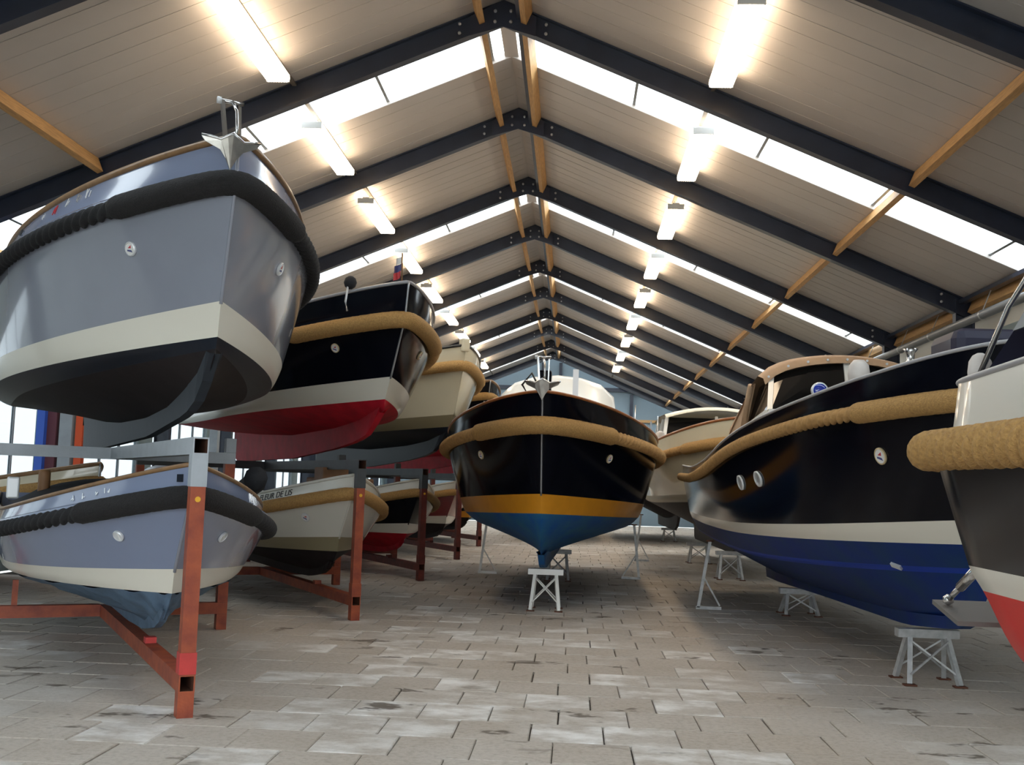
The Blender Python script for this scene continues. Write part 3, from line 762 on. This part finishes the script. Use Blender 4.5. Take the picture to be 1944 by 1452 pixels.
# centre boat
h = Hull(9.6, [(2.10, 0), (1.72, .10), (.93, .36), (.70, .42), (.53, .50), (.3, .7)],
     [(.20, .12, .3, .04, .04, 4.2, 1.5, 1.0), (.52, .48, .55, 1.08, .95, 3.9, 1.9, 1.05), (.70, .62, .68, 1.24, 1.1, 3.6, 2.0, 1.2), (.93, .80, .84, 1.31, 1.15, 3.5, 2.0, 1.2), (1.72, 1.43, 1.46, 1.48, 1.3, 3.3, 2.0, 1.45), (2.10, 1.64, 1.72, 1.47, 1.28, 3.3, 2.0, 1.55)])
bc = boat('boat', 'navy motor launch with yellow stripe and blue bottom standing in the aisle', (-.37, 12.6, .51), -1.5, h,
          [('hull_bottom', 'blue_bottom'), ('hull_lower_band', 'blue_bottom'), ('waterline_stripe', 'yellow_stripe'), ('hull_side', 'navy'), ('bulwark', 'navy')],
          [(.80, .20), (.9, .10), (1.1, .03), (1.5, 0), (7.5, 0), (7.6, .2)], 'blue_bottom', .10, 4, .075, bowlen=1.15, bowR=.105, rail=('teak', .018), stem_m='stem_strip', drop=.12)
for sd in (-1, 1): badge(h, bc, 3.66, .235, sd, .055)
anchor(bc, (0, -.10, 2.16), .72, .2)
# coachroof
rows = []
for j in range(9):
    a_ = math.pi*j/8; rows.append([Vector((-.92*math.cos(a_)*k, yy, 1.95+.80*max(0, math.sin(a_))**.55*zz)) for yy, k, zz in ((3.6, .90, .2), (3.75, .95, .8), (4.1, 1, .95), (5.2, 1, 1), (6.5, 1, 1), (6.6, .97, .6))])
MB().grid(rows).build('coachroof', 'cabin_white', bc, True)
MB().box(.25, .33, 3.3, 3.38, 1.9, 2.72).build('mast_post', 'silver', bc)
MB().box(-.08, .08, .35, .55, 2.0, 2.38).build('bow_bollard', 'navy', bc, bevel=.02)
for sx in (-1, 1):
    MB().box(sx*.35-.3, sx*.35+.3, 1.6, 2.6, 2.0, 2.09).build('deck_hatch', 'teak', bc, bevel=.02)
    MB().lathe([(.07, 0), (.085, .12), (.075, .2), (.03, .235)], 14, Matrix.Translation((sx*1.30, 3.1, 1.64))).build('fender_dome', 'fender', bc, True)
    MB().box(sx*1.38-.012, sx*1.38+.012, 3.3, 4.7, 1.68, 2.0).build('side_window', 'glass_dark', bc)
    MB().tube([(sx*1.2, 4.9, 1.7), (sx*1.2, 4.9, 2.35)], .01, 6).build('rail_stanchion', 'steel', bc, True)
MB().tube([(-.15, .3, 2.02), (-.26, .33, 2.2), (-.15, .33, 2.34), (-.05, .3, 2.15)], .014, 8).build('mooring_line', 'letter_dark', bc, True)
MB().tube([(-.95, 2.2, 1.95), (-.6, 1.6, 2.05), (-.3, 1.4, 2.08)], .07, 10).build('rolled_cover', 'canvas_tan', bc, True)

# big navy boat on the right
h = Hull(10.8, [(2.41, 0), (2.05, .12), (1.25, .42), (1.07, .55), (.85, .75), (.56, 1.05)],
     [(.50, .30, .45, .04, .04, 6.0, 1.5, 1.0, [(1.05, .52), (1.6, .44), (2.7, .36), (6, .30), (8.6, .28), (10.8, .45)]), (.86, .70, .75, .96, .86, 5.8, 1.9, 1.05), (.90, .75, .80, 1.02, .92, 5.8, 1.9, 1.1), (1.07, .95, .98, 1.18, 1.02, 5.8, 2.0, 1.3), (1.25, 1.06, 1.08, 1.24, 1.06, 5.8, 2.0, 1.35), (2.05, 1.58, 1.64, 1.37, 1.18, 5.8, 2.0, 1.7, [(.1, 2.05), (1.0, 2.01), (1.9, 1.98), (3.0, 1.91), (3.8, 1.855), (4.5, 1.79), (5.2, 1.71), (5.9, 1.64), (7, 1.58), (8, 1.56), (10.8, 1.62)]), (2.41, 1.74, 1.84, 1.37, 1.18, 5.8, 2.0, 1.75, [(0, 2.41), (.5, 2.35), (1.1, 2.28), (2.1, 2.18), (2.8, 2.12), (3.5, 2.06), (4.2, 1.99), (4.9, 1.91), (5.5, 1.83), (6.2, 1.76), (7.2, 1.72), (8, 1.71), (10.8, 1.80)])])
NB = (2.95, 7.2, .15)
bn = boat('boat', 'big navy cabin cruiser with white stripe and blue bottom beside the right wall', NB, 0, h,
          [('hull_bottom', 'blue_bottom_deep'), ('spray_rail', 'blue_rail'), ('hull_lower_band', 'blue_bottom_deep'), ('waterline_stripe', 'cream_stripe'), ('hull_side', 'navy'), ('bulwark', 'navy')],
          [(1.08, .50), (1.25, .43), (1.72, .37), (2.67, .29), (6, .23), (8.6, .17), (9.6, .17), (9.7, .4)], 'blue_bottom_deep', .12, 5, .058, bowlen=1.55, bowR=.082, rail=('rail_grey', .014), stem_m='stem_strip', drop=.10)
badge(h, bn, 4.60, .25, -1, .066)
for t in (.505, .56):
    c, r, up, n = h.frame(4.54, t, -1); q = onmat(c, r, up, n)
    S_ = Matrix.Scale(1.5, 4, (1, 0, 0))
    o = xform(MB().lathe([(.075, 0), (.075, .015), (.055, .02), (.05, .012)], 20), q @ S_).build('porthole', 'silver', bn, True)
    xform(MB().lathe([(.05, .008), (.05, .012)], 20), q @ S_).build('porthole_glass', 'glass_dark', o)
# wheelhouse with canvas roof
cy = 4.9; zb = 1.72; sill = .56
def rtop(u): return 1.0-.16*u*u
for sx in (-1, 1):
    MB().prism([(sx*.90, cy-.25, zb-.05), (sx*.90, cy+2.6, zb-.05), (sx*.90, cy+2.6, zb+.40), (sx*.88, cy+.1, zb+sill), (sx*.88, cy-.2, zb+sill)], (-sx*.05, 0, 0)).build('cabin_side', 'cabin_white', bn)
    MB().bar((sx*.86, cy-.14, zb+sill-.02), (sx*.80, cy+.12, zb+rtop(1)+.10), .055, .055).build('screen_post', 'cabin_white', bn)
    MB().prism([(sx*.86, cy-.10, zb+sill), (sx*.87, cy+1.2, zb+.50), (sx*.82, cy+.8, zb+.88), (sx*.80, cy+.16, zb+.92)], (-sx*.012, 0, 0)).build('side_pane', 'glass_dark', bn)
    MB().prism([(sx*.90, cy+.75, zb+.92), (sx*.93, cy+2.4, zb+.48), (sx*.94, cy+2.6, zb+.02), (sx*.93, cy+1.2, zb+.42)], (-sx*.03, 0, 0)).build('side_curtain', 'canvas_tan', bn)
    MB().tube([(sx*.92, cy+.78, zb+.90), (sx*.93, cy+1.0, zb+.68), (sx*.94, cy+1.2, zb+.40)], .035, 8).build('rolled_curtain', 'canvas_tan', bn, True)
MB().prism([(-.88, cy-.22, zb-.05), (.88, cy-.22, zb-.05), (.87, cy-.2, zb+sill), (-.87, cy-.2, zb+sill)], (0, .06, 0)).build('cabin_front', 'cabin_white', bn)
for x0, x1 in ((-.84, -.03), (.03, .84)):
    pts = [(x0, cy-.12, zb+sill), (x1, cy-.12, zb+sill)]+[(lerp(x1, x0, q/5)*.95, cy+.12, zb+rtop(lerp(x1, x0, q/5)/.86)+.10) for q in range(6)]
    MB().prism(pts, (0, .012, 0)).build('windscreen_pane', 'glass_dark', bn)
MB().bar((0, cy-.13, zb+sill-.02), (0, cy+.12, zb+1.12), .06, .05).build('screen_post', 'cabin_white', bn)
rows = []
for j in range(17):
    u = -1+2*j/16; e = .10*abs(u)**8
    rows.append([Vector((u*wd, cy+yy, zb+zz-(.16*u*u+e)*kk)) for yy, wd, zz, kk in ((.04, .88, 1.10, 1), (.06, .90, 1.17, 1), (.3, .92, 1.22, 1), (.7, .92, 1.17, 1), (1.0, .93, 1.04, .9), (1.6, .94, .84, .8), (2.3, .95, .60, .7), (2.65, .95, .22, .4))])
MB().grid(rows).build('canvas_roof', 'canvas_tan', bn, True)
for i in range(9):
    u = -.95+1.9*i/8; MB().lathe([(.014, 0), (.014, .012)], 8, Matrix.Translation((u*.89, cy+.045, zb+1.14-.16*u*u-.1*abs(u)**8)) @ Matrix.Rotation(math.pi/2, 4, 'X')).build('snap_button', 'silver', bn)
MB().lathe([(.075, 0), (.085, .12), (.075, .19), (.04, .23)], 16, Matrix.Translation(h.pt(6, .31, -1)+Vector((.12, .05, -.04)))).build('fender_dome', 'fender', bn, True)
sp_ = h.pt(6, .385, -1)+Vector((.12, .05, .07)); rm = Matrix.Translation(sp_) @ Matrix.Rotation(math.pi/2, 4, 'X')
o = MB().lathe([(.062, -.02), (.07, .0), (.07, .03), (.06, .04)], 20, rm).build('searchlight', 'silver', bn, True)
MB().lathe([(.06, .035), (.054, .045), (.02, .05)], 20, rm).build('lens', 'lens_blue', o, True)
MB().bar(sp_+Vector((0, .01, -.25)), sp_+Vector((0, .01, -.06)), .025).build('searchlight_foot', 'steel', o)
MB().lathe([(.05, 0), (.05, .05), (.025, .08), (.03, .13), (.055, .16)], 14, Matrix.Translation(h.pt(6, .22, -1)+Vector((.1, .05, -.03)))).build('bow_bollard', 'steel', bn, True)
MB().lathe([(.08, 0), (.095, .10), (.08, .2), (.03, .25)], 14, Matrix.Translation((-1.20, 6.0, 1.68))).build('fender_dome', 'fender', bn, True)
MB().box(-.22, .3, .9, 1.5, 2.35, 2.62).build('windlass_cover', 'canvas_navy', bn, bevel=.08)
c, r, up, n = h.frame(2.0, .26, -1); xform(MB().box(-.05, .05, -.02, .02, 0, .02), onmat(c, r, up, n)).build('zinc_anode', 'silver', bn)

# cream cabin boat behind the navy one
h = Hull(9.5, [(2.35, 0), (1.95, .1), (1.1, .4), (.95, .5), (.5, .8)],
     [(.45, .28, .4, .03, .03, 4.5, 1.6, 1.0), (.95, .85, .9, 1.25, 1.1, 4.5, 2.0, 1.3), (1.1, .98, 1.0, 1.32, 1.15, 4.5, 2.0, 1.35), (1.95, 1.62, 1.65, 1.55, 1.35, 4.2, 2.0, 1.8), (2.35, 1.95, 1.95, 1.52, 1.35, 4.2, 2.0, 1.85)])
bk = boat('boat', 'cream cabin boat with tan rope between the two big navy boats', (2.95, 18.6, .45), 0, h,
          [('hull_bottom', 'dark_bottom'), ('waterline_stripe', 'olive_stripe'), ('hull_side', 'cream_paint'), ('bulwark', 'cream_paint')],
          [(.8, .4), (1.2, .15), (2, 0), (8, 0), (8.1, .3)], 'dark_bottom', .1, 3, .075, bowlen=1.5, bowR=.1, rail=('teak', .025), stem_m='cream_paint', res=.7)
cy = 4.2; zb = 1.70
for sx in (-1, 1):
    MB().prism([(sx*1.12, cy, zb), (sx*1.12, cy+3, zb), (sx*1.12, cy+3, zb+.3), (sx*1.12, cy, zb+.3)], (-sx*.05, 0, 0)).build('cabin_side', 'cabin_cream', bk)
    MB().prism([(sx*1.10, cy+.05, zb+.3), (sx*1.10, cy+2.8, zb+.3), (sx*1.0, cy+2.8, zb+.92), (sx*1.0, cy+.4, zb+.92)], (-sx*.015, 0, 0)).build('side_pane', 'glass_dark', bk)
    for q in (.0, 1.4, 2.8): MB().bar((sx*1.11, cy+q+.04, zb+.28), (sx*1.01, cy+q+(.36 if q == 0 else 0), zb+.95), .07, .06).build('window_post', 'cabin_white', bk)
MB().prism([(-1.08, cy, zb+.3), (1.08, cy, zb+.3), (1.0, cy+.36, zb+.92), (-1.0, cy+.36, zb+.92)], (0, .015, 0)).build('windscreen_pane', 'glass_dark', bk)
MB().bar((0, cy, zb+.28), (0, cy+.36, zb+.95), .06).build('window_post', 'cabin_white', bk)
rows = []
for j in range(11):
    u = -1+2*j/10; rows.append([Vector((u*wd, cy+yy, zb+zz+.18*(1-u*u))) for yy, wd, zz in ((.22, 1.04, .90), (.25, 1.08, .97), (1.5, 1.1, 1.0), (3.0, 1.08, .97), (3.03, 1.05, .90))])
MB().grid(rows).build('cabin_roof', 'cabin_cream', bk, True)
MB().lathe([(.08, 0), (.1, .12), (.08, .22), (.03, .26)], 12, Matrix.Translation((-1.25, 3.3, 2.0))).build('fender_dome', 'fender', bk, True)
MB().tube([(-1.25, 4.0, 1.9), (-1.25, 4.0, 2.6)], .012, 6).build('rail_stanchion', 'steel', bk, True)

# unseen boats added farther back to fill the hall and darken its floor
for lab, loc, st, kc in (('added dark hulled boat far down the aisle behind the yellow striped launch', (-.5, 30.5, .45), [('hull_bottom', 'dark_bottom'), ('waterline_stripe', 'black_blue'), ('hull_side', 'navy'), ('bulwark', 'navy')], 'dark_bottom'),
                         ('added dark hulled boat farthest back on the wall side behind the cream one', (3.05, 31.0, .42), [('hull_bottom', 'dark_bottom'), ('waterline_stripe', 'cream_stripe'), ('hull_side', 'black_blue'), ('bulwark', 'navy')], 'dark_bottom')):
    boat('boat', lab, loc, 0, h, st, [(.8, .4), (1.2, .15), (2, 0), (8, 0), (8.1, .3)], kc, .1, 3, .07, bowlen=1.5, bowR=.09, res=.5, nsub=4)
# near boat at the right edge, stern towards the hall
h = Hull(7.2, [(1.75, 0), (1.4, .1), (.9, .35), (.7, .5), (.3, .9)],
     [(.25, .05, .10, .02, .02, 3.0, 1.6, 1.0), (.42, .34, .40, .95, .93, 3.0, 1.8, 1.1), (.76, .69, .70, 1.15, 1.12, 3.0, 2.0, 1.3), (.88, .79, .80, 1.20, 1.18, 3.0, 2.0, 1.4), (1.40, 1.24, 1.26, 1.33, 1.32, 3.0, 2.0, 1.8), (1.42, 1.30, 1.32, 1.27, 1.25, 3.0, 2.0, 1.8), (1.75, 1.57, 1.54, 1.25, 1.22, 3.0, 2.0, 1.9)], round_stern=.35)
br = boat('boat', 'black hulled boat with white bulwark and red bottom at the right picture edge', (2.80, -2.2, .45), 0, h,
          [('keel_strake', 'bright_red'), ('hull_bottom', 'bright_red'), ('waterline_stripe', 'cream_stripe'), ('hull_side', 'navy'), ('rub_ledge', 'white_paint'), ('bulwark', 'white_paint')],
          [(1.0, .2), (1.4, .05), (2, 0), (6.6, 0), (6.7, .2)], 'bright_red', .1, 4, .078, 'tan_braid', bowlen=1.2, bowR=.1, rail=('rail_grey', .013), stem_m='white_paint')
MB().lathe([(.045, 0), (.05, .07), (.045, .115), (.03, .14), (.012, .15)], 18, Matrix.Translation((-1.10, 6.93, 1.53))).build('fender_dome', 'fender', br, True)
rows = []
for j in range(11):
    u = -1+2*j/10; rows.append([Vector((u*1.13*(1-.28*zz), yy+.35*zz*(-1 if yy > 5 else 1), 1.55+.95*zz*(1-.12*u*u))) for yy, zz in ((3.0, 0), (3.4, .6), (4.0, 1.0), (5.5, 1.0), (6.6, .62), (6.85, 0))])
MB().grid(rows).build('canopy', 'canvas_navy', br, True)
for sx in (-1, 1):
    MB().tube([(sx*1.14, 6.86, 1.55), (sx*1.05, 6.75, 1.85), (sx*.95, 6.45, 2.15), (sx*.83, 5.5, 2.45)], .012, 8).build('canopy_frame', 'steel', br, True)
    MB().prism([(sx*1.10, 5.6, 1.72), (sx*1.10, 6.55, 1.72), (sx*.99, 6.35, 2.02), (sx*.97, 5.6, 2.1)], (sx*.012, 0, 0)).build('canopy_window', 'clear_window', br)
MB().prism([(-1.12, 7.16, .52), (-.35, 7.16, .52), (-.35, 7.50, .58), (-1.12, 7.50, .58)], (0, 0, .02)).build('trim_tab', 'tab_grey', br)
o = MB().tube([(-1.08, 7.02, .78), (-1.08, 7.24, .68)], .022, 10).build('tab_ram', 'steel', br, True)
MB().tube([(-1.08, 7.24, .68), (-1.08, 7.40, .61)], .013, 10).build('ram_rod', 'steel', o, True)
MB().lathe([(.005, -.025), (.024, -.012), (.024, .012), (.005, .025)], 12, Matrix.Translation((-1.08, 7.40, .61))).build('ram_end', 'steel', o, True)

# ---------------------------------------------------------------- racks
def rack(px, py, label, red, grey, bright, tmax=4.05, arm=1.75):
    root = empty('boat_rack', (px, py, 0), math.radians(30)); tag(root, label, 'rack', 'two storey boat racks')
    b = .10
    MB().bar((0, 0, 0), (0, 0, .155), b, b, up=(0, 1, 0)).build('foot', red, root)
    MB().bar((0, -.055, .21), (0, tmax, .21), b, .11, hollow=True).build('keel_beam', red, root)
    MB().bar((0, 0, .266), (0, 0, .40), b*1.06, b*1.06, up=(0, 1, 0)).build('post_socket', bright, root)
    MB().bar((0, 0, .40), (0, 0, 1.44), b*.94, b*.94, up=(0, 1, 0)).build('front_post', red, root)
    MB().bar((0, 0, 1.44), (0, 0, 1.645), b*1.02, b*1.02, up=(0, 1, 0)).build('post_sleeve', grey, root)
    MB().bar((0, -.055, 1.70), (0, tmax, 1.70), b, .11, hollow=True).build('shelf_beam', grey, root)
    MB().lathe([(.018, 0), (.018, .004)], 12, Matrix.Translation((.0, -.049, 1.36)) @ Matrix.Rotation(math.pi/2, 4, 'X')).build('sticker_dot', 'dot_yellow', root)
    for s, ar in ((-1, arm), (1, 1.1)):
        MB().bar((s*.05, tmax, .21), (s*(ar+.05), tmax, .21), b, .11).build('cross_beam', red, root)
        MB().bar((s*.05, tmax, 1.70), (s*(ar+.05), tmax, 1.70), b, .11).build('shelf_cross_beam', grey, root)
        MB().bar((s*ar, tmax, 0), (s*ar, tmax, .153), b).build('foot', red, root)
        MB().bar((s*ar, tmax, .267), (s*ar, tmax, 1.643), b).build('side_post', red, root)
        MB().bar((s*ar, tmax, 1.757), (s*ar, tmax, 1.90), b).build('post_stub', grey, root)
        MB().bar((s*.8, tmax, .267), (s*.8, tmax, .50), .05).build('hull_prop', red, root)
    MB().box(-.04, .04, 1.36, 1.44, .266, .309).build('keel_block', bright, root)
    return root
rack(*RACKS[0], 'red steel boat rack with pale grey shelf beam under the grey sloops', 'rack_red', 'rack_grey', 'rack_bright')
rack(*RACKS[1], 'red boat rack with dark shelf beam holding the white lettered sloop', 'rack_red', 'rack_dark', 'rack_red')
rack(*RACKS[2], 'dark red boat rack holding the cream sloop above the navy one', 'rack_dark_red', 'rack_dark', 'rack_dark_red')
rack(*RACKS[3], 'dark red boat rack holding the dark red sloop', 'rack_dark_red', 'rack_dark', 'rack_dark_red')
rack(*RACKS[4], 'dark red boat rack farthest down the hall', 'rack_dark_red', 'rack_dark', 'rack_dark_red')

# ---------------------------------------------------------------- trestles and stands
def trestle(x, y, hgt, w, label, m='trestle', spread=.2):
    root = empty('boat_trestle', (x, y, 0)); tag(root, label, 'trestle', 'keel trestles')
    MB().bar((-w/2-.04, 0, hgt-.035), (w/2+.04, 0, hgt-.035), .12, .07).build('top_beam', m, root)
    for sx in (-1, 1):
        for sy in (-1, 1):
            MB().bar((sx*w*.36, sy*.045, hgt-.07), (sx*w*.48, sy*spread, .012), .04, .04).build('leg', m, root)
            MB().box(sx*w*.48-.05, sx*w*.48+.05, sy*spread-.04, sy*spread+.04, 0, .012).build('foot_plate', 'rust_and_shade', root)
    for sy in (-1, 1):
        MB().bar((-w*.37, sy*.06, hgt*.80), (w*.46, sy*(spread-.02), hgt*.2), .014).build('brace', m, root)
        MB().bar((w*.37, sy*.075, hgt*.80), (-w*.46, sy*(spread-.005), hgt*.2), .014).build('brace', m, root)
    return root
trestle(-.30, 14.0, .505, .36, 'white trestle under the keel of the yellow striped launch', 'cabin_white')
trestle(-.2, 18.6, .505, .36, 'rear trestle under the keel of the yellow striped launch')
trestle(-.5, 34, .445, .4, 'trestle under the added dark boat far down the aisle')
trestle(3.05, 35.0, .415, .4, 'trestle under the added farthest boat on the wall side')
trestle(3.0, 9.6, .44, .42, 'grey trestle under the bow of the big navy cruiser')
trestle(2.95, 14.6, .335, .42, 'grey trestle under the middle of the big navy cruiser')
trestle(2.85, 20.2, .50, .42, 'grey trestle under the bow of the cream cabin boat')
trestle(2.8, 24.6, .445, .45, 'farther trestle under the keel of the cream cabin boat')
def stand(x, y, top, lean, label, m='trestle'):
    root = empty('boat_stand', (x, y, 0)); tag(root, label, 'boat stand', 'leaning hull stands'); s = 1 if lean > 0 else -1
    MB().bar((0, 0, .02), (lean, 0, top), .04).build('prop_pole', m, root)
    MB().bar((-.03*s, 0, .02), (.30*s, 0, .02), .04, .04).build('base_bar', m, root)
    MB().bar((lean*.5, 0, top*.47), (.28*s, 0, .05), .02).build('brace', m, root)
    MB().lathe([(.05, 0), (.05, .02)], 12, Matrix.Translation((lean, 0, top))).build('top_pad', 'rust_and_shade', root)
    return root
stand(-1.57, 19.44, .92, .10, 'white leaning stand on the rack side of the launch', 'cabin_white')
stand(1.19, 19.4, .92, -.10, 'rusty leaning stand on the wall side of the launch')
stand(1.69, 14.83, .88, .14, 'galvanised leaning stand beside the big navy cruiser')
stand(1.42, 24.5, 1.0, .10, 'leaning stand beside the cream cabin boat')

# ---------------------------------------------------------------- behind the racks
def post(name, x, y, z1, w, m, label, base=0):
    o = MB().bar((0, 0, 0), (0, 0, z1-base), w, w, up=(0, 1, 0)).build(name, m); o.location = (x, y, base); return tag(o, label, 'post')
post('steel_post', -7.90, 16.05, 3.4, .12, 'blue_post', 'blue upright post between window and grey post')
post('steel_post', -7.77, 16.15, 3.4, .14, 'maroon', 'maroon upright post beside the blue one')
post('steel_post', -7.57, 16.2, 3.4, .19, 'grey_post', 'broad grey upright post beside the orange one')
post('steel_post', -7.38, 16.2, 3.4, .11, 'orange_post', 'orange upright post behind the grey sloops')
post('steel_post', -7.9, 24.0, 3.2, .18, 'grey_post', 'grey upright post seen under the red keel')
post('steel_post', -6.1, 26.0, 3.2, .22, 'steel_blue', 'dark upright post behind the white sloop')
hl = lower_hull()
boat('boat', 'cream open boat standing behind the lower grey sloop', (-5.75, 13.3, .35), 64, hl,
     [('hull_bottom', 'dark_bottom'), ('waterline_stripe', 'olive_stripe'), ('hull_side', 'cream_paint'), ('bulwark', 'cream_paint')], LK, 'dark_bottom', .07, 3, .055, bowlen=1.2, bowR=.07, res=.5, nsub=4)
cv = empty('covered_dinghy', (-7.2, 19.4, 1.25), math.radians(20)); tag(cv, 'small dinghy under a shiny grey tarpaulin behind the grey sloops', 'dinghy')
rows = []
for j in range(9):
    u = j/8; w_ = .75*math.sin(math.pi*(.12+.76*u))
    rows.append([Vector((-w_+2*w_*i/8, -1.4+2.8*u, .05+.42*math.sin(math.pi*i/8)**.6*(.7+.3*math.sin(7*u))) ) for i in range(9)])
MB().grid(rows).build('tarpaulin', 'grey_tarp', cv, True)
rows = [[Vector((k*.72*math.sin(math.pi*(.12+.76*j/8)), -1.38+2.76*j/8, z)) for j in range(9)] for k, z in ((-1, .06), (-.6, -.3), (0, -.42), (.6, -.3), (1, .06))]
MB().grid(rows).build('dinghy_hull', 'cream_paint', cv, True)
for yy in (-.8, .8): MB().box(-.5, .5, yy-.05, yy+.05, -1.25, -.36).build('cradle', 'brown_wood', cv)
